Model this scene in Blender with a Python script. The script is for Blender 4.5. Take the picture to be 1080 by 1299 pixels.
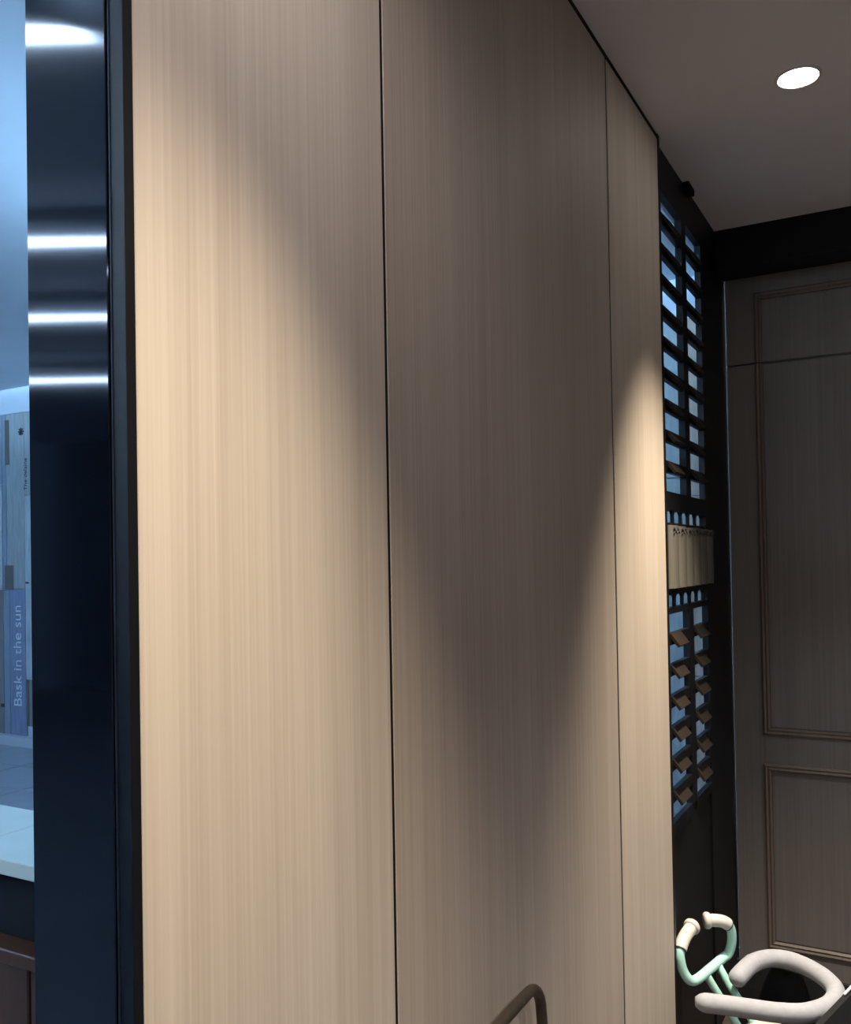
import bpy, bmesh, math, random
from mathutils import Matrix, Vector

for o in list(bpy.data.objects):
    bpy.data.objects.remove(o, do_unlink=True)
SC = bpy.context.scene
COL = SC.collection
random.seed(4)

# ------------------------------------------------------------------ camera
CAM_H = 1.60
YAW, PITCH, ROLL = math.radians(28.93), math.atan(18 / 1140.0), 0.0172
F = Vector((-math.sin(YAW) * math.cos(PITCH), math.cos(YAW) * math.cos(PITCH), math.sin(PITCH)))
R0 = Vector((math.cos(YAW), math.sin(YAW), 0))
U0 = R0.cross(F)
RT = R0 * math.cos(ROLL) - U0 * math.sin(ROLL)
UP = U0 * math.cos(ROLL) + R0 * math.sin(ROLL)
cam_d = bpy.data.cameras.new('camera')
cam = bpy.data.objects.new('camera', cam_d)
COL.objects.link(cam)
m = Matrix((RT, UP, -F)).transposed().to_4x4()
m.translation = (0, 0, CAM_H)
cam.matrix_world = m
cam_d.sensor_width = 36.0
cam_d.lens = 1140.0 * 36.0 / 1299.0
cam_d.shift_y = 43.5 / 1299.0
cam_d.clip_start = 0.02
SC.camera = cam

# ------------------------------------------------------------------ world, exposure
SC.view_settings.view_transform = 'Standard'
SC.view_settings.look = 'None'
SC.view_settings.gamma = 1.0
SC.view_settings.use_curve_mapping = False
SC.view_settings.exposure = 0.0
world = bpy.data.worlds.new('world')
SC.world = world
world.use_nodes = True
bg = world.node_tree.nodes['Background']
bg.inputs['Color'].default_value = (0.42, 0.66, 1.0, 1)
bg.inputs['Strength'].default_value = 0.15

CE = 2.776          # ceiling of the inner room
CO = 3.22           # ceiling of the outer hall
WX = -0.62          # face of the veneered partition
DOWNLIGHT_W = 450.0
WALL_W = 310.0
ROOM_FILL_W = 98.0  # power of the unseen downlights added as ambient fill
HALL_LAMP = 80.0
HALL_FILL_UPLIGHT = 1700.0  # glow of the added hall lamps towards the ceiling

# ------------------------------------------------------------------ materials
def new_mat(name):
    mt = bpy.data.materials.new(name)
    mt.use_nodes = True
    nt = mt.node_tree
    return mt, nt, nt.nodes['Principled BSDF']

def plain(name, col, rough=0.5, metal=0.0, noise=0.0, nscale=20.0, bump=0.0, spec=None, stretch=(1, 1, 1)):
    mt, nt, b = new_mat(name)
    b.inputs['Base Color'].default_value = (*col, 1)
    b.inputs['Roughness'].default_value = rough
    b.inputs['Metallic'].default_value = metal
    if spec is not None:
        b.inputs['Specular IOR Level'].default_value = spec
    if noise or bump:
        tc = nt.nodes.new('ShaderNodeTexCoord')
        mp = nt.nodes.new('ShaderNodeMapping')
        mp.inputs['Scale'].default_value = stretch
        nt.links.new(tc.outputs['Object'], mp.inputs['Vector'])
        n = nt.nodes.new('ShaderNodeTexNoise')
        n.inputs['Scale'].default_value = nscale
        n.inputs['Detail'].default_value = 5
        nt.links.new(mp.outputs['Vector'], n.inputs['Vector'])
        if noise:
            r = nt.nodes.new('ShaderNodeValToRGB')
            lo = [max(0, c * (1 - noise)) for c in col]
            hi = [min(1, c * (1 + noise)) for c in col]
            r.color_ramp.elements[0].position = 0.3
            r.color_ramp.elements[1].position = 0.7
            r.color_ramp.elements[0].color = (*lo, 1)
            r.color_ramp.elements[1].color = (*hi, 1)
            nt.links.new(n.outputs['Fac'], r.inputs['Fac'])
            nt.links.new(r.outputs['Color'], b.inputs['Base Color'])
        if bump:
            bp = nt.nodes.new('ShaderNodeBump')
            bp.inputs['Strength'].default_value = bump
            bp.inputs['Distance'].default_value = 0.002
            nt.links.new(n.outputs['Fac'], bp.inputs['Height'])
            nt.links.new(bp.outputs['Normal'], b.inputs['Normal'])
    return mt

def emit(name, col, strength):
    mt, nt, b = new_mat(name)
    b.inputs['Base Color'].default_value = (0.8, 0.8, 0.8, 1)
    b.inputs['Emission Color'].default_value = (*col, 1)
    b.inputs['Emission Strength'].default_value = strength
    return mt

def wood(name, dark, light, across='y', fine=190.0, broad=16.0, rough=0.42, lo=0.32, hi=0.7):
    """straight vertical grain: fine streaks over broad bands"""
    mt, nt, b = new_mat(name)
    tc = nt.nodes.new('ShaderNodeTexCoord')
    def band(scale, zs, detail):
        mp = nt.nodes.new('ShaderNodeMapping')
        mp.inputs['Scale'].default_value = (scale, scale, zs)
        nt.links.new(tc.outputs['Object'], mp.inputs['Vector'])
        n = nt.nodes.new('ShaderNodeTexNoise')
        n.inputs['Scale'].default_value = 1.0
        n.inputs['Detail'].default_value = detail
        n.inputs['Roughness'].default_value = 0.6
        nt.links.new(mp.outputs['Vector'], n.inputs['Vector'])
        return n
    a = band(fine, 1.3, 3)
    c = band(broad, 0.35, 4)
    mx = nt.nodes.new('ShaderNodeMix')
    mx.data_type = 'FLOAT'
    mx.inputs[0].default_value = 0.5
    nt.links.new(a.outputs['Fac'], mx.inputs[2])
    nt.links.new(c.outputs['Fac'], mx.inputs[3])
    r = nt.nodes.new('ShaderNodeValToRGB')
    r.color_ramp.elements[0].position = lo
    r.color_ramp.elements[1].position = hi
    r.color_ramp.elements[0].color = (*dark, 1)
    r.color_ramp.elements[1].color = (*light, 1)
    nt.links.new(mx.outputs[0], r.inputs['Fac'])
    nt.links.new(r.outputs['Color'], b.inputs['Base Color'])
    b.inputs['Roughness'].default_value = rough
    bp = nt.nodes.new('ShaderNodeBump')
    bp.inputs['Strength'].default_value = 0.06
    bp.inputs['Distance'].default_value = 0.001
    nt.links.new(a.outputs['Fac'], bp.inputs['Height'])
    nt.links.new(bp.outputs['Normal'], b.inputs['Normal'])
    return mt

M = {}
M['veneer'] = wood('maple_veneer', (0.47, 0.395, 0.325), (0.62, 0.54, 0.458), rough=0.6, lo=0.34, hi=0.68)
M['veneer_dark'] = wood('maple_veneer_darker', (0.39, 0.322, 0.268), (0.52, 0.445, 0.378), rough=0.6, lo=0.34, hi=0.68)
M['door'] = wood('door_wood', (0.165, 0.148, 0.138), (0.225, 0.205, 0.193), fine=120, broad=12, rough=0.5)
M['door_mould'] = wood('door_moulding_wood', (0.15, 0.115, 0.092), (0.20, 0.158, 0.13), fine=120, broad=12, rough=0.45)
M['slat'] = wood('brown_slat_wood', (0.013, 0.009, 0.0065), (0.026, 0.018, 0.012), fine=90, broad=14, rough=0.5)
M['brown'] = wood('brown_cabinet_wood', (0.050, 0.017, 0.007), (0.085, 0.030, 0.013), fine=80, broad=10, rough=0.45)
M['chair'] = wood('chair_wood', (0.036, 0.027, 0.019), (0.06, 0.045, 0.03), fine=120, broad=20, rough=0.45)
M['black'] = plain('black_lacquer', (0.0035, 0.0042, 0.006), 0.5, noise=0.25, nscale=6, spec=0.25)
M['black_matt'] = plain('black_paint', (0.004, 0.004, 0.0055), 0.75, noise=0.2, nscale=8, spec=0.2)
M['ceil'] = plain('ceiling_paint', (0.82, 0.81, 0.84), 0.8, noise=0.02, nscale=4)
M['wallp'] = plain('wall_paint', (0.55, 0.53, 0.50), 0.8, noise=0.03, nscale=4)
M['hall'] = plain('hall_paint', (0.70, 0.77, 0.85), 0.7, noise=0.02, nscale=4)
M['floor_in'] = plain('dark_floor', (0.09, 0.07, 0.06), 0.4, noise=0.25, nscale=5, stretch=(1, 8, 1))
M['dusk'] = plain('dark_wall_paint', (0.05, 0.055, 0.065), 0.7, noise=0.1, nscale=3)
M['tile'] = plain('floor_tile', (0.36, 0.40, 0.45), 0.35, noise=0.08, nscale=3)
M['dusk_tile'] = plain('dark_floor_tile', (0.15, 0.16, 0.18), 0.4, noise=0.1, nscale=3)
M['grout'] = plain('tile_grout', (0.50, 0.54, 0.60), 0.8, noise=0.05)
M['white_top'] = plain('white_tabletop', (0.80, 0.90, 0.86), 0.35, noise=0.03, nscale=7)
M['chrome'] = plain('chrome', (0.35, 0.34, 0.33), 0.25, metal=1.0, noise=0.03)
M['bead'] = plain('dark_steel_bead', (0.05, 0.065, 0.09), 0.45, metal=0.5, noise=0.05)
M['cream_slat'] = plain('cream_slat_varnish', (0.17, 0.16, 0.135), 0.2, noise=0.08, nscale=10, stretch=(4, 4, .5))
M['ink'] = plain('dark_ink', (0.035, 0.03, 0.04), 0.6, noise=0.1)
M['white_ink'] = plain('white_ink', (0.85, 0.88, 0.92), 0.6, noise=0.03)
M['mint'] = plain('mint_enamel', (0.47, 0.80, 0.73), 0.28, noise=0.03, nscale=6)
M['cream'] = plain('cream_plastic', (0.62, 0.60, 0.56), 0.42, noise=0.04, nscale=14)
M['pad'] = plain('grey_padded_fabric', (0.37, 0.38, 0.42), 0.85, noise=0.06, nscale=60, bump=0.25)
M['fabric'] = plain('black_fabric', (0.004, 0.0045, 0.006), 0.95, noise=0.2, nscale=90, bump=0.3)
M['piping'] = plain('white_piping', (0.74, 0.74, 0.74), 0.6, noise=0.04, nscale=40)
M['rubber'] = plain('tyre_rubber', (0.03, 0.03, 0.032), 0.7, noise=0.15)
M['lens'] = emit('downlight_lens', (1.0, 0.95, 0.88), 40.0)
M['hall_lamp'] = emit('hall_lamp_diffuser', (0.72, 0.88, 1.0), HALL_LAMP)
M['hall_fill_dim'] = emit('hall_fill_diffuser_dim', (0.44, 0.72, 1.0), 6.0)  # diffuser of the unseen lamps added to the hall
M['hall_fill_uplight'] = emit('hall_fill_lamp_uplight', (0.37, 0.66, 1.0), HALL_FILL_UPLIGHT)
M['white_metal'] = plain('white_metal', (0.7, 0.7, 0.7), 0.4, noise=0.02)

def brushed_black():
    mt, nt, b = new_mat('black_hairline_metal')
    b.inputs['Base Color'].default_value = (0.010, 0.013, 0.020, 1)
    b.inputs['Roughness'].default_value = 0.07
    b.inputs['IOR'].default_value = 1.5
    b.inputs['Specular Tint'].default_value = (0.50, 0.66, 1.0, 1)
    b.inputs['Anisotropic'].default_value = 0.93
    cx = nt.nodes.new('ShaderNodeCombineXYZ')
    cx.inputs[0].default_value = 1.0
    nt.links.new(cx.outputs[0], b.inputs['Tangent'])
    tc = nt.nodes.new('ShaderNodeTexCoord')
    mp = nt.nodes.new('ShaderNodeMapping')
    mp.inputs['Scale'].default_value = (700, 700, 2)
    n = nt.nodes.new('ShaderNodeTexNoise')
    n.inputs['Scale'].default_value = 1.0
    nt.links.new(tc.outputs['Object'], mp.inputs['Vector'])
    nt.links.new(mp.outputs['Vector'], n.inputs['Vector'])
    r = nt.nodes.new('ShaderNodeValToRGB')
    r.color_ramp.elements[0].color = (0.003, 0.0035, 0.005, 1)
    r.color_ramp.elements[1].color = (0.007, 0.008, 0.011, 1)
    nt.links.new(n.outputs['Fac'], r.inputs['Fac'])
    nt.links.new(r.outputs['Color'], b.inputs['Base Color'])
    return mt
M['hairline'] = brushed_black()

# ------------------------------------------------------------------ mesh helpers
def obj(name, bm, mat, parent=None, smooth=False):
    me = bpy.data.meshes.new(name)
    bmesh.ops.recalc_face_normals(bm, faces=bm.faces)
    bm.to_mesh(me)
    bm.free()
    me.materials.append(mat)
    if smooth:
        for p in me.polygons:
            p.use_smooth = True
    o = bpy.data.objects.new(name, me)
    COL.objects.link(o)
    if parent is not None:
        o.parent = parent
    return o

def empty(name, loc=(0, 0, 0), rz=0.0):
    o = bpy.data.objects.new(name, None)
    o.location = loc
    o.rotation_euler = (0, 0, rz)
    COL.objects.link(o)
    return o

def tag(o, label=None, cat=None, group=None, kind=None):
    if label: o['label'] = label
    if cat: o['category'] = cat
    if group: o['group'] = group
    if kind: o['kind'] = kind
    return o

def box_into(bm, x0, x1, y0, y1, z0, z1, bevel=0.0):
    t = bmesh.new()
    bmesh.ops.create_cube(t, size=1.0)
    for v in t.verts:
        v.co = Vector(((x0 + x1) / 2 + v.co.x * (x1 - x0), (y0 + y1) / 2 + v.co.y * (y1 - y0), (z0 + z1) / 2 + v.co.z * (z1 - z0)))
    if bevel:
        bmesh.ops.bevel(t, geom=list(t.edges), offset=bevel, segments=1, affect='EDGES')
    me = bpy.data.meshes.new('tmp')
    t.to_mesh(me); t.free()
    bm.from_mesh(me)
    bpy.data.meshes.remove(me)

def box(name, mat, x0, x1, y0, y1, z0, z1, parent=None, bevel=0.0):
    bm = bmesh.new()
    box_into(bm, x0, x1, y0, y1, z0, z1, bevel)
    return obj(name, bm, mat, parent)

def catmull(pts, n=8, closed=False):
    pts = [Vector(p) for p in pts]
    out = []
    N = len(pts)
    rng = range(N) if closed else range(N - 1)
    for i in rng:
        if closed:
            p0, p1, p2, p3 = pts[(i - 1) % N], pts[i], pts[(i + 1) % N], pts[(i + 2) % N]
        else:
            p1, p2 = pts[i], pts[i + 1]
            p0 = pts[i - 1] if i > 0 else p1 * 2 - p2
            p3 = pts[i + 2] if i + 2 < N else p2 * 2 - p1
        for k in range(n):
            t = k / n
            out.append(0.5 * ((2 * p1) + (-p0 + p2) * t + (2 * p0 - 5 * p1 + 4 * p2 - p3) * t * t + (-p0 + 3 * p1 - 3 * p2 + p3) * t ** 3))
    if not closed:
        out.append(pts[-1])
    return out

def tube_into(bm, pts, radius, seg=14, closed=False, flat=1.0):
    """sweep a round section along pts; radius may be a list"""
    pts = [Vector(p) for p in pts]
    N = len(pts)
    rad = radius if isinstance(radius, (list, tuple)) else [radius] * N
    rings = []
    prev = None
    for i, p in enumerate(pts):
        a = pts[(i - 1) % N] if (closed or i > 0) else p
        b = pts[(i + 1) % N] if (closed or i < N - 1) else p
        t = (b - a).normalized()
        if prev is None:
            ref = Vector((0, 0, 1)) if abs(t.z) < 0.9 else Vector((1, 0, 0))
            n = (ref - t * ref.dot(t)).normalized()
        else:
            n = (prev - t * prev.dot(t)).normalized()
        prev = n
        bn = t.cross(n)
        rings.append([bm.verts.new(p + (n * math.cos(2 * math.pi * k / seg) * flat + bn * math.sin(2 * math.pi * k / seg)) * rad[i]) for k in range(seg)])
    R = range(N) if closed else range(N - 1)
    for i in R:
        A, B = rings[i], rings[(i + 1) % N]
        for k in range(seg):
            bm.faces.new((A[k], A[(k + 1) % seg], B[(k + 1) % seg], B[k]))
    if not closed:
        bm.faces.new(list(reversed(rings[0])))
        bm.faces.new(rings[-1])

def tube(name, mat, pts, radius, parent=None, seg=14, closed=False, flat=1.0):
    bm = bmesh.new()
    tube_into(bm, pts, radius, seg, closed, flat)
    return obj(name, bm, mat, parent, smooth=True)

def lathe(name, mat, prof, parent=None, seg=32, center=(0, 0, 0), axis='z', hollow=False):
    bm = bmesh.new()
    rings = []
    for r, h in prof:
        ring = []
        for k in range(seg):
            a = 2 * math.pi * k / seg
            c, s = r * math.cos(a), r * math.sin(a)
            v = Vector((c, s, h)) if axis == 'z' else (Vector((c, h, s)) if axis == 'y' else Vector((h, c, s)))
            ring.append(bm.verts.new(v + Vector(center)))
        rings.append(ring)
    for A, B in zip(rings, rings[1:]):
        for k in range(seg):
            bm.faces.new((A[k], A[(k + 1) % seg], B[(k + 1) % seg], B[k]))
    if hollow:
        for k in range(seg):
            bm.faces.new((rings[-1][k], rings[-1][(k + 1) % seg], rings[0][(k + 1) % seg], rings[0][k]))
    else:
        bm.faces.new(list(reversed(rings[0])))
        bm.faces.new(rings[-1])
    return obj(name, bm, mat, parent, smooth=False)

def text(name, body, size, mat, loc, rot, parent=None, label=None):
    cu = bpy.data.curves.new(name, 'FONT')
    cu.body = body
    cu.size = size
    cu.extrude = 0.001
    cu.align_x = 'LEFT'
    t = bpy.data.objects.new(name + '_curve', cu)
    COL.objects.link(t)
    dg = bpy.context.evaluated_depsgraph_get()
    me = bpy.data.meshes.new_from_object(t.evaluated_get(dg))
    bpy.data.objects.remove(t, do_unlink=True)
    me.materials.clear()
    me.materials.append(mat)
    o = bpy.data.objects.new(name, me)
    COL.objects.link(o)
    o.location = loc
    o.rotation_euler = rot
    if parent is not None:
        o.parent = parent
    if label:
        o['label'] = label
    return o

# ------------------------------------------------------------------ setting: inner room
YB = 3.50
tag(box('floor', M['floor_in'], -0.76, 3.2, -3.0, YB + 0.1, -0.06, 0.0), kind='structure', label='dark floor of the room behind the tricycle')
tag(box('ceiling', M['ceil'], -0.634, 3.2, -3.0, YB + 0.1, CE, CE + 0.05), kind='structure', label='grey white ceiling with round downlights')
tag(box('wall_right', M['wallp'], 3.2, 3.3, -3.0, YB + 0.1, 0, CE + 0.05), kind='structure')
tag(box('wall_rear', M['wallp'], -0.62, 3.3, -3.1, -3.0, 0, CE + 0.05), kind='structure')
tag(box('wall_back', M['wallp'], -0.76, 3.3, YB + 0.1, YB + 0.2, 0, CO), kind='structure')
tag(box('wall_bulkhead', M['hall'], -0.745, -0.634, -3.0, YB + 0.1, CE + 0.001, CO), kind='structure')

# partition with veneer panels
core = tag(box('wall_left', M['black_matt'], -0.742, -0.640, 0.585, 2.50, 0.0, CE), kind='structure', label='long partition wall faced with pale maple veneer panels')
joints = [0.5850, 1.0195, 1.0265, 2.0235, 2.0325, 2.494]
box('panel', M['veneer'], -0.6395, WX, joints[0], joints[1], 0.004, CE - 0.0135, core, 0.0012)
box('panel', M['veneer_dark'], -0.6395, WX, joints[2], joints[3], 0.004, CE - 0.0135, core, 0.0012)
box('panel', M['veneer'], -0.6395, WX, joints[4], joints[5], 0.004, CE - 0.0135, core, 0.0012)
for p, l in zip([c for c in core.children], ['pale maple panel brightly lit beside the black column', 'wide maple panel in shade at the middle', 'narrow maple panel next to the lattice screen']):
    p['label'] = l
for ja, jb in ((joints[1], joints[2]), (joints[3], joints[4])):
    box('joint_strip', M['black_matt'], -0.6395, WX - 0.0012, ja + 0.0002, jb - 0.0002, 0.004, CE - 0.0135, core)
box('top_trim', M['black_matt'], -0.6395, -0.6205, 0.585, 2.494, CE - 0.013, CE, core)
box('edge_trim', M['black'], -0.6405, -0.6185, 2.4945, 2.512, 0.0, CE, core)

# black column at the end of the partition
colm = tag(empty('column', (-0.69, 0.58, 0)), 'glossy black hairline metal column at the end of the maple wall', 'column')
def part_local(o, root):
    o.location = -Vector(root.location)
    return o
part_local(box('face_panel', M['hairline'], -0.748, -0.6385, 0.570, 0.5845, 0, CE, colm, 0.001), colm)
part_local(box('corner_strip', M['black'], -0.636, -0.6190, 0.5730, 0.5845, 0, CE, colm, 0.0006), colm)
part_local(box('side_panel', M['hairline'], -0.750, -0.7425, 0.5850, 0.84, 0, CE, colm, 0.001), colm)
part_local(box('edge_bead', M['bead'], -0.6383, -0.6363, 0.5722, 0.5842, 0, CE, colm), colm)

# beam and panelled doors on the back wall
tag(box('trim_1', M['black'], -0.634, 3.2, 3.355, 3.51, 2.632, CE), kind='structure', label='black beam under the ceiling above the panelled doors')
tag(box('trim_2', M['chrome'], -0.6345, -0.629, 3.490, 3.499, 0.0, 2.632), kind='structure', label='thin chrome edge strip beside the panelled door')

def frame_mould(parent, x0, x1, z0, z1, y, w=0.026, open_top=False, open_bottom=False, name='moulding'):
    """picture-frame moulding bars, each mitred bar its own piece"""
    def bar(ax, a, b, c, inward):
        bm = bmesh.new()
        prof = [(0.0, 0.0), (0.0, 0.006), (0.25, 0.011), (0.5, 0.007), (0.75, 0.010), (1.0, 0.003), (1.0, 0.0)]
        rows = []
        for end in (0, 1):
            row = []
            for u, h in prof:
                off = u * w
                mit = off if end == 0 else -off
                if ax == 'x':
                    e = (a if end == 0 else b) + mit
                    row.append(bm.verts.new((e, y - h, c + inward * off)))
                else:
                    cut0 = open_bottom if end == 0 else open_top
                    e = (a if end == 0 else b) + (0 if cut0 else mit)
                    row.append(bm.verts.new((c + inward * off, y - h, e)))
            rows.append(row)
        n = len(prof)
        for i in range(n - 1):
            bm.faces.new((rows[0][i], rows[0][i + 1], rows[1][i + 1], rows[1][i]))
        bm.faces.new(rows[0]); bm.faces.new(list(reversed(rows[1])))
        obj(name, bm, M['door_mould'], parent)
    if not open_bottom: bar('x', x0, x1, z0, 1)
    if not open_top: bar('x', x0, x1, z1, -1)
    bar('z', z0, z1, x0, 1)
    bar('z', z0, z1, x1, -1)

def door_leaf(n, x0, w, label):
    x1 = x0 + w
    root = tag(box('door_%d' % n, M['door'], x0, x1, YB + 0.018, YB + 0.06, 0.012, 2.632), kind='structure', label=label)
    s = 0.105
    seam = 2.308
    for a, b in ((x0, x0 + s), (x1 - s, x1)):
        box('stile', M['door'], a, b, YB, YB + 0.0175, 0.012, seam - 0.003, root, 0.001)
        box('stile', M['door'], a, b, YB, YB + 0.0175, seam + 0.003, 2.632, root, 0.001)
    box('rail', M['door'], x0 + s, x1 - s, YB, YB + 0.0175, 0.012, 0.165, root, 0.001)
    box('rail', M['door'], x0 + s, x1 - s, YB, YB + 0.0175, 0.829, 0.943, root, 0.001)
    box('rail', M['door'], x0 + s, x1 - s, YB, YB + 0.0175, 2.566, 2.632, root, 0.001)
    box('field_panel', M['door'], x0 + s + .02, x1 - s - .02, YB + 0.006, YB + 0.0176, 0.185, 0.809, root, 0.003)
    box('field_panel', M['door'], x0 + s + .02, x1 - s - .02, YB + 0.006, YB + 0.0176, 0.963, seam - 0.003, root, 0.003)
    box('field_panel', M['door'], x0 + s + .02, x1 - s - .02, YB + 0.006, YB + 0.0176, seam + 0.003, 2.546, root, 0.003)
    frame_mould(root, x0 + s - .004, x1 - s + .004, 0.161, 0.833, YB + 0.001)
    frame_mould(root, x0 + s - .004, x1 - s + .004, 0.939, seam - 0.003, YB + 0.001, open_top=True)
    frame_mould(root, x0 + s - .004, x1 - s + .004, seam + 0.003, 2.570, YB + 0.001, open_bottom=True)
    return root
door_leaf(1, -0.628, 0.80, 'taupe wooden panelled door beside the lattice screen')
door_leaf(2, 0.176, 0.80, 'second taupe wooden panelled door further from the lattice screen')
tag(box('wall_panel', M['door'], 0.98, 3.2, YB, YB + 0.06, 0.012, 2.632), kind='structure')

# ------------------------------------------------------------------ lattice screen
LX = -0.635          # front face
LT = 0.020           # frame depth
lat = tag(empty('lattice_screen', (-0.65, 3.0, 0)), 'black lattice screen with brown slats and cream centre slats beside the maple wall', 'screen')
def lbox(name, mat, *a, bevel=0.0):
    return part_local(box(name, mat, *a, lat, bevel), lat)
Y0, YM0, YM1, Y1, YE = 2.560, 2.828, 2.890, 3.104, 3.499
XB = LX - LT
lbox('stile', M['black'], XB, LX, 2.513, Y0, 0.0, CE)
lbox('stile', M['black'], XB, LX, Y1, YE, 0.0, CE)
lbox('base_panel', M['black'], XB, LX - 0.006, Y0, Y1, 0.0, 0.835)
lbox('top_rail', M['black'], XB, LX, Y0, Y1, 2.650, CE)
UPP = [2.650 - 0.0897 * i for i in range(10)]
LOW = [1.434 - 0.0900 * i for i in range(7)]
OPN = 0.056
lbox('centre_post', M['black'], XB, LX, YM0, YM1, UPP[-1] - OPN, 2.650)
lbox('centre_post', M['black'], XB, LX, YM0, YM1, 0.835, LOW[0])
slat_mesh = {}
def slat(ya, yb, z0, z1):
    key = (ya, round(z1 - z0, 4))
    if key not in slat_mesh:
        bm = bmesh.new()
        box_into(bm, XB + 0.002, LX - 0.001, ya, yb, 0, z1 - z0, 0.0015)
        o = obj('slat', bm, M['black'], lat)
        slat_mesh[key] = o.data
    else:
        o = bpy.data.objects.new('slat', slat_mesh[key])
        COL.objects.link(o)
        o.parent = lat
    o.location = Vector((0, 0, z0)) - Vector(lat.location)
    if z1 > 0.9:
        louvre(ya + (0.040 if ya < 2.7 else 0.012), ya + (0.160 if ya < 2.7 else 0.130), z1)
louvre_mesh = {}
def louvre(ya, yb, z):
    # brown wooden tab drooping out of the slat
    if ya not in louvre_mesh:
        bm = bmesh.new()
        q = [(LX - 0.002, 0.0), (LX + 0.024, -0.034), (LX + 0.018, -0.040), (LX - 0.002, -0.014)]
        A = [bm.verts.new((a, ya, b)) for a, b in q]
        B = [bm.verts.new((a, yb, b)) for a, b in q]
        bm.faces.new(A); bm.faces.new(list(reversed(B)))
        for k in range(4):
            bm.faces.new((A[k], B[k], B[(k + 1) % 4], A[(k + 1) % 4]))
        o = obj('louvre_tab', bm, M['slat'], lat)
        louvre_mesh[ya] = o.data
    else:
        o = bpy.data.objects.new('louvre_tab', louvre_mesh[ya])
        COL.objects.link(o)
        o.parent = lat
    o.location = Vector((0, 0, z)) - Vector(lat.location)
for a, b in ((Y0, YM0), (YM1, Y1)):
    for i in range(9):
        slat(a, b, UPP[i] - 0.0897, UPP[i] - OPN)
    for i in range(7):
        slat(a, b, LOW[i] - 0.0900, LOW[i] - OPN)
ZU = UPP[-1] - OPN      # underside of the upper grid
lbox('rail', M['black'], XB, LX, Y0, Y1, 1.733, ZU)
lbox('rail', M['black'], XB, LX, Y0, Y1, LOW[0], 1.452)
def hole_row(z0, z1, arch):
    n = 5
    pitch = (Y1 - Y0) / n
    for i in range(n + 1):
        y = Y0 + 0.012 + i * 0.0985
        w = 0.017
        bm = bmesh.new()
        h = z1 - z0
        pts = [(-w / 2, 0), (w / 2, 0), (w / 2, h * .7), (w / 2 + .012, h), (-w / 2 - .012, h), (-w / 2, h * .7)]
        A = [bm.verts.new((LX - 0.012, y + p, z0 + q)) for p, q in pts]
        B = [bm.verts.new((LX - 0.004, y + p, z0 + q)) for p, q in pts]
        bm.faces.new(list(reversed(A))); bm.faces.new(B)
        for k in range(6):
            bm.faces.new((A[k], A[(k + 1) % 6], B[(k + 1) % 6], B[k]))
        part_local(obj('muntin', bm, M['black'], lat), lat)
hole_row(1.697, 1.733, True)
hole_row(1.452, 1.488, True)
lbox('rail', M['black'], XB, LX, Y0, Y1, 1.689, 1.697)
lbox('rail', M['black'], XB, LX, Y0, Y1, 1.488, 1.507)
lbox('backing_board', M['black_matt'], XB, XB + 0.008, Y0, Y1, 1.507, 1.689)
# cream half-round centre slats with a dark cross band at the top
sw = (3.154 - 2.566) / 6
for i in range(6):
    ya = 2.566 + i * sw
    bm = bmesh.new()
    prof = []
    K = 8
    for k in range(K + 1):
        a = math.pi * k / K
        prof.append((0.004 + 0.014 * math.sin(a), -math.cos(a) * (sw / 2 - 0.001)))
    prof += [(0, sw / 2 - 0.001), (0, -sw / 2 + 0.001)]
    dz = (0.002, 0.001, -0.001, 0.001, 0.0, -0.001)[i]
    lo = [bm.verts.new((LX - 0.010 + q, ya + sw / 2 + p, 1.508)) for q, p in prof]
    hi = [bm.verts.new((LX - 0.010 + q, ya + sw / 2 + p, 1.687 + dz)) for q, p in prof]
    bm.faces.new(list(reversed(lo))); bm.faces.new(hi)
    for k in range(len(prof)):
        bm.faces.new((lo[k], lo[(k + 1) % len(prof)], hi[(k + 1) % len(prof)], hi[k]))
    for v in bm.verts: v.co.x += 0.011
    s_ = part_local(obj('cream_slat', bm, M['cream_slat'], lat), lat)
    s_['label'] = 'cream varnished half round slat'
    bm = bmesh.new()
    for sgn in (1, -1):
        for off in (-0.018, 0.018):
            c = Vector((LX + 0.0185, ya + sw / 2 + off, 1.672 + dz))
            dv = Vector((0, 0.015, 0.008 * sgn))
            tube_into(bm, [c - dv, c, c + dv], 0.0016, 5)
    x_ = obj('cross_mark', bm, M['ink'], s_)
lbox('bracket', M['black_matt'], LX, LX + 0.022, 2.855, 2.935, 2.752, CE - 0.0005, bevel=0.003)

# ------------------------------------------------------------------ downlights of the inner room, with unseen ones added for fill
def downlight(x, y, label, power, size=63, blend=1.0, tint=(1.0, 0.86, 0.67), spill=0):
    root = tag(empty('ceiling_downlight', (x, y, CE)), label, 'downlight', 'recessed ceiling downlights')
    lathe('trim_ring', M['white_metal'], [(0.046, 0.0), (0.054, 0.0), (0.054, -0.003), (0.048, -0.005), (0.046, -0.003)], root, hollow=True)
    lathe('lens', M['lens'], [(0.001, -0.0012), (0.0455, -0.0012), (0.0455, -0.0022), (0.001, -0.0022)], root)
    L = bpy.data.lights.new('downlight_beam', 'SPOT')
    L.energy = power
    L.color = tint
    L.spot_size = math.radians(size)
    L.spot_blend = blend
    L.shadow_soft_size = 0.035
    lo = bpy.data.objects.new('downlight_beam', L)
    COL.objects.link(lo)
    lo.parent = root
    lo.location = (0, 0, -0.012)
    if spill:
        S = bpy.data.lights.new('downlight_spill', 'SPOT')
        S.energy = spill
        S.color = (1.0, 0.91, 0.90)
        S.spot_size = math.radians(150)
        S.spot_blend = 0.8
        S.shadow_soft_size = 0.04
        so = bpy.data.objects.new('downlight_spill', S)
        COL.objects.link(so)
        so.parent = root
        so.location = (0, 0, -0.012)
    return root
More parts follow.
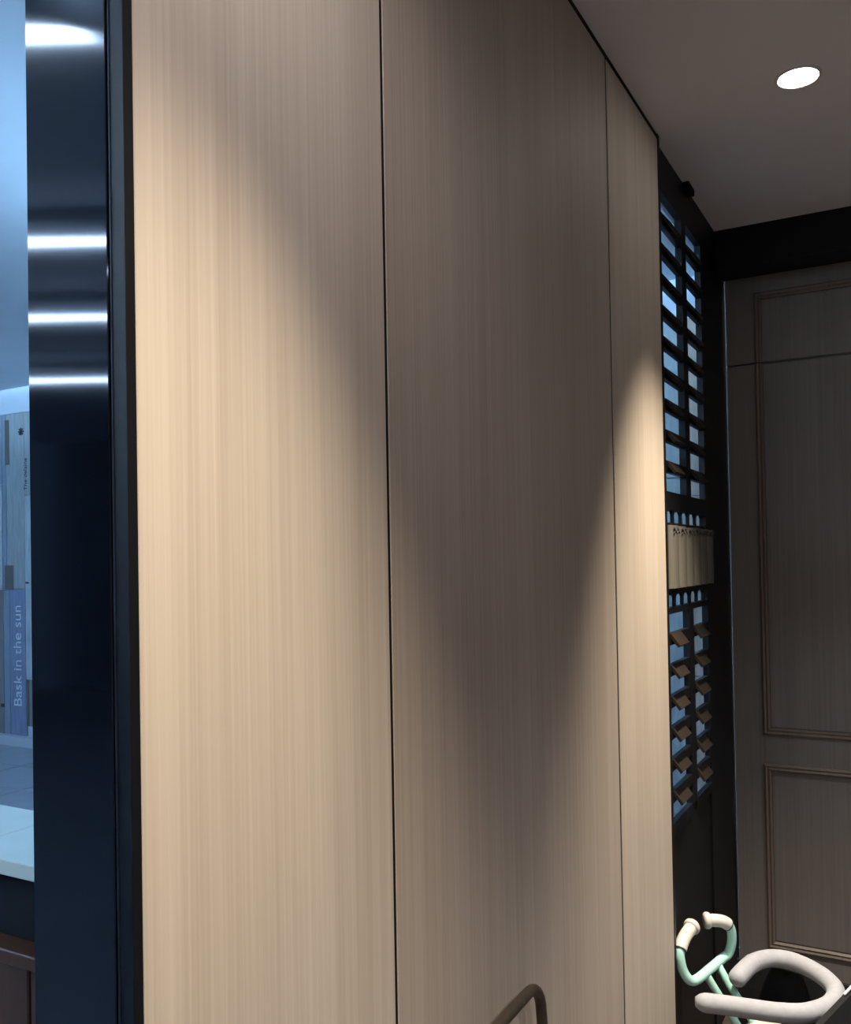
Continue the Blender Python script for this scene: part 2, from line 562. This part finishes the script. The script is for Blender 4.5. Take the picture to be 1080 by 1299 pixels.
downlight(-0.241, 2.375, 'round glowing downlight in the grey ceiling near the lattice screen', DOWNLIGHT_W)
downlight(-0.241, 0.60, 'round downlight over the maple panel beside the black column', WALL_W, 61, 1.0, spill=25.0)

downlight(1.30, 2.375, 'unseen fill downlight added over the middle of the room near the doors', ROOM_FILL_W, 120, 0.6, (0.97, 0.97, 1.0))  # this row is unseen, added to raise the ambient light
downlight(1.30, 0.38, 'unseen fill downlight added over the middle of the room', ROOM_FILL_W, 120, 0.6, (0.97, 0.97, 1.0))
downlight(1.30, -1.60, 'unseen fill downlight added near the rear wall of the room', ROOM_FILL_W, 120, 0.6, (0.97, 0.97, 1.0))

# ------------------------------------------------------------------ outer hall
YW = 5.30
tag(box('ceiling', M['hall'], -10.2, -0.745, -7.0, YW + 0.1, CO, CO + 0.05), kind='structure', label='pale blue ceiling of the outer hall')
hf = tag(box('floor', M['grout'], -10.2, -0.761, -7.0, YW, -0.08, -0.004), kind='structure', label='tiled floor of the outer hall')
tag(box('wall_rear', M['dusk'], -10.2, -0.62, -7.1, -7.0, 0, CO), kind='structure', label='unseen dark wall added at the near end of the hall')  # put in to keep bright sky out of the column reflection
tag(box('wall_side', M['hall'], -10.2, -10.1, -7.0, YW, 0, CO), kind='structure')
P = 0.46
tile_mesh = None
for i in range(13):
    for j in range(6):
        xa = -9.9 + i * 0.70
        ya = 2.18 + j * 0.519
        if tile_mesh is None:
            bm = bmesh.new()
            box_into(bm, 0, 0.688, 0, 0.507, -0.004, 0.0, 0.001)
            t = obj('tile', bm, M['tile'], hf)
            tile_mesh = t.data
        else:
            t = bpy.data.objects.new('tile', tile_mesh)
            COL.objects.link(t)
            t.parent = hf
        t.location = (xa, ya, 0)
tag(box('floor', M['dusk_tile'], -10.1, -0.761, -7.0, 2.17, -0.0041, 0.0), kind='structure', label='plain hall floor beside the counter')  # toned darker than the far tiles to dim the column reflection

wf = tag(box('wall_far', M['hall'], -10.1, -0.70, YW, YW + 0.1, 0, CO), kind='structure', label='hall wall hung with painted planks and lettering')
tag(box('baseboard_far', M['hall'], -10.1, -0.70, YW - 0.03, YW, 0.0, 0.085), kind='structure')
tag(box('wall_cornice', M['hall'], -10.1, -0.70, YW - 0.02, YW, 2.99, 3.03), kind='structure')

def plank_mat(name, col):
    return plain(name, col, 0.7, noise=0.16, nscale=6, stretch=(6, 6, 0.8), bump=0.1)
PM = [plank_mat('plank_pale_grey', (0.40, 0.44, 0.45)), plank_mat('plank_blue_grey', (0.30, 0.36, 0.44)),
      plank_mat('plank_lavender', (0.27, 0.32, 0.47)), plank_mat('plank_white', (0.58, 0.62, 0.66)),
      plank_mat('plank_brown', (0.14, 0.12, 0.11)), plank_mat('plank_taupe', (0.26, 0.25, 0.25)), plank_mat('plank_cream', (0.46, 0.37, 0.30)), plank_mat('plank_sand', (0.38, 0.31, 0.26))]
def plank(x0, x1, z0, z1, mi, th=0.02, label=None):
    o = box('plank', PM[mi], x0, x1, YW - th, YW, z0, z1, wf, 0.002)
    if label: o['label'] = label
    return o
# planks seen past the column
plank(-7.245, -7.002, 1.405, 2.985, 0, label='pale grey plank with a dark asterisk')
plank(-7.300, -7.250, 1.405, 2.985, 1)
plank(-7.258, -7.200, 2.53, 2.935, 4, 0.024, label='dark brown weathered strip')
plank(-7.275, -7.155, 1.405, 1.62, 4, 0.024)
plank(-6.998, -6.90, 2.24, 2.985, 0)
plank(-6.998, -6.90, 0.605, 2.235, 3)
plank(-6.990, -6.965, 0.19, 0.60, 4, 0.022)
plank(-6.962, -6.90, 0.19, 0.60, 5)
bask = plank(-7.215, -7.004, 0.10, 1.40, 2, label='lavender plank lettered Bask in the sun')
plank(-7.300, -7.220, 0.10, 1.40, 1)
poster = plank(-7.72, -7.305, 1.405, 2.352, 3, 0.03, label='white poster with a dark dot')
plank(-7.72, -7.305, 0.10, 1.395, 5)
plank(-7.72, -7.305, 2.36, 2.985, 1)
# writing: reads upwards, facing the room
UPROT = (math.radians(90), math.radians(-90), 0)
text('lettering', 'Bask in the sun', 0.150, M['white_ink'], (-7.062, YW - 0.0215, 0.352), UPROT, wf, 'pale lettering Bask in the sun')
text('lettering', 'The delaine', 0.062, M['ink'], (-6.960, YW - 0.0215, 2.285), UPROT, wf)
bm = bmesh.new()
for k in range(4):
    a = math.pi * k / 4
    dv = Vector((math.cos(a), 0, math.sin(a))) * 0.034
    c = Vector((-7.035, YW - 0.021, 2.815))
    tube_into(bm, [c - dv, c, c + dv], 0.007, 6)
obj('asterisk', bm, M['ink'], wf)
lathe('dot', M['ink'], [(0.001, 0), (0.05, 0), (0.05, -0.004), (0.001, -0.004)], wf, 24, (-7.375, YW - 0.030, 2.17), 'y')
for i in range(5):
    box('text_line', M['ink'], -7.60, -7.33, YW - 0.032, YW - 0.030, 1.66 - i * 0.035, 1.668 - i * 0.035, wf)
box('nail', M['ink'], -6.99, -6.95, YW - 0.026, YW - 0.02, 1.455, 1.47, wf)
box('nail', M['ink'], -7.34, -7.30, YW - 0.028, YW - 0.02, 0.34, 0.37, wf)
# the plank wall goes on to both sides
x = -10.0
while x < -7.95:
    w = random.uniform(0.16, 0.24)
    z = 0.1
    while z < 2.5:
        h = random.uniform(0.7, 1.3)
        z1 = min(2.985, z + h)
        if 2.985 - z1 < 0.4: z1 = 2.985
        plank(x, x + w - 0.006, z, z1 - 0.006, random.choice([0, 1, 2, 3, 0]), random.uniform(.016, .024))
        z = z1
    x += w
x = -6.893
while x < -0.9:
    w = min(random.uniform(0.20, 0.30), -0.75 - x)
    z = 0.1
    while z < 2.98:
        h = random.uniform(0.7, 1.3)
        z1 = min(2.985, z + h)
        if 2.985 - z1 < 0.4: z1 = 2.985
        plank(x, x + w - 0.006, z, z1 - 0.006, random.choice([6, 7, 6, 0, 6] if x > -4.5 else [0, 1, 3, 3, 0]), random.uniform(.016, .024))
        z = z1
    x += w

# counter with white tops, dark apron and brown wooden front
cnt = tag(empty('counter', (-2.6, 1.56, 0)), 'white topped counter with dark apron and brown wooden front past the black column', 'counter')
def cbox(name, mat, *a, bevel=0.0):
    return part_local(box(name, mat, *a, cnt, bevel), cnt)
cbox('countertop', M['white_top'], -2.122, -0.98, 1.40, 1.722, 0.863, 0.90, bevel=0.002)
cbox('countertop', M['white_top'], -4.10, -2.126, 1.40, 1.722, 0.863, 0.90, bevel=0.002)
cbox('apron', M['black_matt'], -4.05, -1.02, 1.455, 1.70, 0.69, 0.862)
cbox('ledge', M['brown'], -4.10, -0.98, 1.395, 1.715, 0.655, 0.689, bevel=0.003)
for i in range(7):
    cbox('front_panel', M['brown'], -4.08 + i * 0.44, -4.08 + i * 0.44 + 0.432, 1.42, 1.70, 0.02, 0.6545, bevel=0.004)

# hall lamps; those with uplights are unseen and added to brighten the ceiling
def hall_lamp(x, y, length, rz, label, up=True):
    root = tag(empty('ceiling_lamp', (x, y, 3.10), rz), label, 'lamp', 'linear lamps of the hall ceiling')
    box('diffuser', M['hall_fill_dim' if up else 'hall_lamp'], -length / 2, length / 2, -0.024, 0.024, -0.016, -0.002, root, 0.003)
    box('housing', M['white_metal'], -length * .46, length * .46, -0.03, 0.03, 0.0, 0.02, root)
    if up:
        box('fill_uplight', M['hall_fill_uplight'], -length * .44, length * .44, -0.02, 0.02, 0.0201, 0.024, root)  # strong upward glow added to lift the hall ceiling
    for sx in (-1, 1):
        box('stem', M['white_metal'], sx * length * .4 - 0.006, sx * length * .4 + 0.006, -0.006, 0.006, 0.02, CO - 3.10, root)
DIAG = -math.radians(28.93)
def diag(x, y, right):      # lamp whose right-hand end stands at (x, y)
    return (x - right * math.cos(DIAG), y - right * math.sin(DIAG))
hall_lamp(*diag(-2.024, -0.594, 0.6), 1.2, DIAG, 'linear hall ceiling lamp nearest the black column', False)
hall_lamp(-3.39, -1.68, 1.4, DIAG, 'second linear hall ceiling lamp from the black column', False)
hall_lamp(-4.44, -2.54, 1.6, DIAG, 'third linear hall ceiling lamp from the black column', False)
hall_lamp(-5.94, -3.78, 1.8, DIAG, 'farthest linear hall ceiling lamp from the black column', False)
hall_lamp(-2.5, 3.0, 1.4, DIAG, 'unseen fill lamp added on the hall ceiling behind the partition')  # from here on unseen lamps, added to brighten the hall ceiling
hall_lamp(-3.2, 4.2, 1.4, DIAG, 'unseen fill lamp added on the hall ceiling near the plank wall behind the partition')
hall_lamp(-3.5, 1.3, 1.4, DIAG, 'unseen fill lamp added on the hall ceiling above the white counter')
hall_lamp(-1.5, -2.3, 1.4, DIAG, 'unseen fill lamp added on the hall ceiling outside the rear of the room')
hall_lamp(-4.7, -0.4, 1.4, DIAG, 'unseen fill lamp added on the hall ceiling over the middle of the hall')
hall_lamp(-3.2, -4.4, 1.4, DIAG, 'unseen fill lamp added on the hall ceiling near the dark end wall')
hall_lamp(-7.4, -1.6, 1.4, DIAG, 'unseen fill lamp added on the hall ceiling by the side wall of the hall')
hall_lamp(-6.9, 3.4, 1.4, DIAG, 'unseen fill lamp added on the hall ceiling before the lettered plank wall')

# ------------------------------------------------------------------ tricycle
tri = tag(empty('tricycle', (-0.37, 2.62, 0)), 'mint toddler tricycle with cream grips and grey padded guard ring', 'tricycle')
def tt(o):
    return part_local(o, tri)
hb = [(-0.6063, 2.6097, 0.5421), (-0.6127, 2.5705, 0.5315), (-0.6180, 2.5334, 0.5167), (-0.6180, 2.5207, 0.4923), (-0.6106, 2.5228, 0.4552), (-0.5957, 2.5334, 0.4287),
      (-0.5809, 2.5567, 0.4234), (-0.5618, 2.6394, 0.4234), (-0.5438, 2.7189, 0.4245), (-0.5300, 2.7390, 0.4340), (-0.5205, 2.7412, 0.4658), (-0.5194, 2.7348, 0.5029), (-0.5289, 2.7221, 0.5294), (-0.5533, 2.7083, 0.5368), (-0.5777, 2.6966, 0.5358)]
bar = tt(tube('handlebar', M['mint'], catmull(hb, 6), 0.0135, tri, 16))
def grip(pts, nm='grip'):
    c = catmull(pts, 6)
    n = len(c)
    rad = [0.0180] * n
    rad[0] = 0.0165
    g = tt(tube(nm, M['cream'], c, rad, tri, 18))
    d = (c[-1] - c[-2]).normalized()
    e = c[-1]
    cap = tube('end_cap', M['cream'], [e - d * 0.002, e + d * 0.001, e + d * 0.004, e + d * 0.012, e + d * 0.017, e + d * 0.019], [0.0180, 0.0220, 0.0235, 0.0235, 0.020, 0.010], g, 20)
    s0 = c[0]
    d0 = (c[1] - c[0]).normalized()
    tube('collar', M['ink'], [s0 - d0 * 0.001, s0 + d0 * 0.002], [0.0178, 0.0178], g, 18)
    return g
grip([(-0.6185, 2.5270, 0.5082), (-0.6169, 2.5440, 0.5209), (-0.6127, 2.5758, 0.5336), (-0.6063, 2.6055, 0.5421)])
grip([(-0.5247, 2.7284, 0.5220), (-0.5385, 2.7168, 0.5336), (-0.5576, 2.7072, 0.5368), (-0.5724, 2.6998, 0.5368)])
tt(tube('stem_tube', M['mint'], catmull([(-0.5682, 2.6108, 0.4192), (-0.5353, 2.6235, 0.3598), (-0.4982, 2.6373, 0.2941), (-0.4558, 2.6500, 0.2220)], 5), 0.0110, tri))
tt(tube('stem_tube', M['mint'], catmull([(-0.5501, 2.6860, 0.4192), (-0.5109, 2.6744, 0.3651), (-0.4622, 2.6627, 0.3047), (-0.4134, 2.6564, 0.2220)], 5), 0.0110, tri))
# padded guard ring, open towards the handlebar
ring = [(-0.553, 2.410, 0.4320), (-0.4876, 2.4338, 0.4276), (-0.4240, 2.4507, 0.4245), (-0.3551, 2.4656, 0.4234), (-0.2915, 2.4963, 0.4234), (-0.2438, 2.5652, 0.4234), (-0.2353, 2.6500, 0.4234),
        (-0.2671, 2.7200, 0.4234), (-0.3180, 2.7687, 0.4245), (-0.3710, 2.7920, 0.4255), (-0.4219, 2.7793, 0.4255), (-0.4600, 2.7306, 0.4234), (-0.4791, 2.6553, 0.4202), (-0.4876, 2.6076, 0.4170)]
rc = catmull(ring, 6)
rr = []
for i in range(len(rc)):
    e = min(i, len(rc) - 1 - i)
    rr.append(0.0245 * (math.sin(min(1.0, (e + 0.6) / 3.0) * math.pi / 2) ** 0.6))
rg = tt(tube('guard_ring', M['pad'], rc, rr, tri, 20))
sc_ = rc[-12:-10]
tube('sleeve_seam', M['pad'], [rc[66] - (rc[67] - rc[66]) * .15, rc[66], rc[66] + (rc[67] - rc[66]) * .15], [0.0242, 0.0256, 0.0242], rg, 20)
# black seat with white piped backrest, cream saddle body
def slab(name, mat, quad, th, parent, nx=6, nz=6, bulge=0.0):
    """soft fabric panel through four corners (bottom-left, bottom-right, top-right, top-left)"""
    a, b, c, d = [Vector(q) for q in quad]
    n = (b - a).cross(d - a).normalized()
    bm = bmesh.new()
    def grid(off, sg):
        g = []
        for j in range(nz + 1):
            row = []
            for i in range(nx + 1):
                u, v = i / nx, j / nz
                p = (a * (1 - u) + b * u) * (1 - v) + (d * (1 - u) + c * u) * v
                h = off + sg * bulge * math.sin(math.pi * u) * math.sin(math.pi * v)
                row.append(bm.verts.new(p + n * h))
            g.append(row)
        return g
    A = grid(th / 2, 1); B = grid(-th / 2, -1)
    for j in range(nz):
        for i in range(nx):
            bm.faces.new((A[j][i], A[j][i + 1], A[j + 1][i + 1], A[j + 1][i]))
            bm.faces.new((B[j][i], B[j + 1][i], B[j + 1][i + 1], B[j][i + 1]))
    def loop(G):
        return [G[0][i] for i in range(nx + 1)] + [G[j][nx] for j in range(1, nz + 1)] + [G[nz][i] for i in range(nx - 1, -1, -1)] + [G[j][0] for j in range(nz - 1, 0, -1)]
    la, lb = loop(A), loop(B)
    for k in range(len(la)):
        bm.faces.new((la[k], lb[k], lb[(k + 1) % len(la)], la[(k + 1) % len(la)]))
    return tt(obj(name, bm, mat, parent, smooth=False))
BR = [(-0.225, 2.22, 0.17), (-0.110, 2.70, 0.17), (-0.137, 2.70, 0.500), (-0.262, 2.216, 0.500)]
br = slab('backrest', M['fabric'], BR, 0.016, tri, bulge=0.004)
pp = tube('piping', M['piping'], [(-0.2005, 2.462, 0.505), (-0.170, 2.580, 0.505), (-0.139, 2.700, 0.505)], 0.0036, br, 8)
slab('side_wing', M['fabric'], [(-0.5194, 2.8238, 0.1584), (-0.1643, 2.8238, 0.1584), (-0.1643, 2.8238, 0.3704), (-0.5194, 2.8238, 0.3895)], 0.014, tri, bulge=0.003)
slab('seat_cushion', M['fabric'], [(-0.3816, 2.4380, 0.1849), (-0.1802, 2.4380, 0.1849), (-0.1802, 2.7984, 0.1849), (-0.3816, 2.7984, 0.1849)], 0.03, tri, bulge=0.008)
bm = bmesh.new()
bmesh.ops.create_uvsphere(bm, u_segments=24, v_segments=14, radius=1.0)
for v in bm.verts:
    zz = v.co.z
    v.co = Vector((-0.408 + v.co.x * (0.064 + 0.012 * v.co.y), 2.650 + v.co.y * 0.054, 0.2623 + (0.034 if zz > 0 else 0.05) * (abs(zz) ** 0.6) * (1 if zz > 0 else -1)))
tt(obj('saddle_body', bm, M['cream'], tri, smooth=True))
tt(tube('frame_tube', M['mint'], [(-0.52, 2.650, 0.23), (-0.42, 2.650, 0.22), (-0.30, 2.62, 0.17), (-0.19, 2.61, 0.13)], 0.014, tri))
tt(tube('fork', M['mint'], [(-0.45, 2.650, 0.24), (-0.51, 2.650, 0.20), (-0.52, 2.690, 0.17), (-0.522, 2.690, 0.10)], 0.009, tri))
tt(tube('axle', M['mint'], [(-0.19, 2.44, 0.08), (-0.19, 2.61, 0.08), (-0.19, 2.81, 0.08)], 0.008, tri))
tt(tube('rear_post', M['mint'], [(-0.19, 2.61, 0.08), (-0.19, 2.61, 0.18)], 0.011, tri))
def wheel(x, y, r, w):
    wv = tt(lathe('wheel', M['cream'], [(r * .25, -w * .5), (r * .80, -w * .3), (r * .80, w * .3), (r * .25, w * .5)], tri, 28, (x, y, r), 'y'))
    bm = bmesh.new()
    tube_into(bm, [(x + r * .84 * math.cos(2 * math.pi * k / 28), y, r + r * .84 * math.sin(2 * math.pi * k / 28)) for k in range(28)], r * .16, 10, True)
    obj('tyre', bm, M['rubber'], wv, smooth=True)
wheel(-0.522, 2.650, 0.10, 0.05)
wheel(-0.19, 2.435, 0.08, 0.04)
wheel(-0.19, 2.815, 0.08, 0.04)
tri.location.x += 0.006

# ------------------------------------------------------------------ chair against the maple wall
ch = tag(empty('chair', (-0.38, 1.22, 0)), 'brown wooden chair with rounded open back against the maple wall', 'chair')
def cc(o):
    return part_local(o, ch)
def rounded_back(x_, ya, yb, zt, r):
    pts = [(x_ + 0.03, ya, 0.42), (x_ + 0.012, ya, 0.65)]
    for k in range(7):
        a = math.pi - math.pi / 2 * k / 6
        pts.append((x_, ya + r + r * math.cos(a), zt - r + r * math.sin(a)))
    for k in range(7):
        a = math.pi / 2 - math.pi / 2 * k / 6
        pts.append((x_, yb - r + r * math.cos(a), zt - r + r * math.sin(a)))
    pts += [(x_ + 0.012, yb, 0.65), (x_ + 0.03, yb, 0.42)]
    return pts
cc(tube('back_frame', M['chair'], rounded_back(-0.592, 0.985, 1.455, 0.876, 0.055), 0.0095, ch, 12))
cc(box('back_slat', M['chair'], -0.580, -0.570, 1.0, 1.455, 0.60, 0.655, ch, 0.003))
cc(box('seat', M['chair'], -0.575, -0.175, 0.985, 1.470, 0.42, 0.45, ch, 0.008))
for lx, ly in ((-0.555, 1.01), (-0.555, 1.445), (-0.20, 1.01), (-0.20, 1.445)):
    cc(tube('leg', M['chair'], [(lx, ly, 0.42), (lx + (0.015 if lx > -.4 else -0.015), ly, 0.0)], [0.017, 0.012], ch, 12))
for ly in (1.01, 1.445):
    cc(tube('stretcher', M['chair'], [(-0.56, ly, 0.16), (-0.19, ly, 0.16)], 0.009, ch, 10))
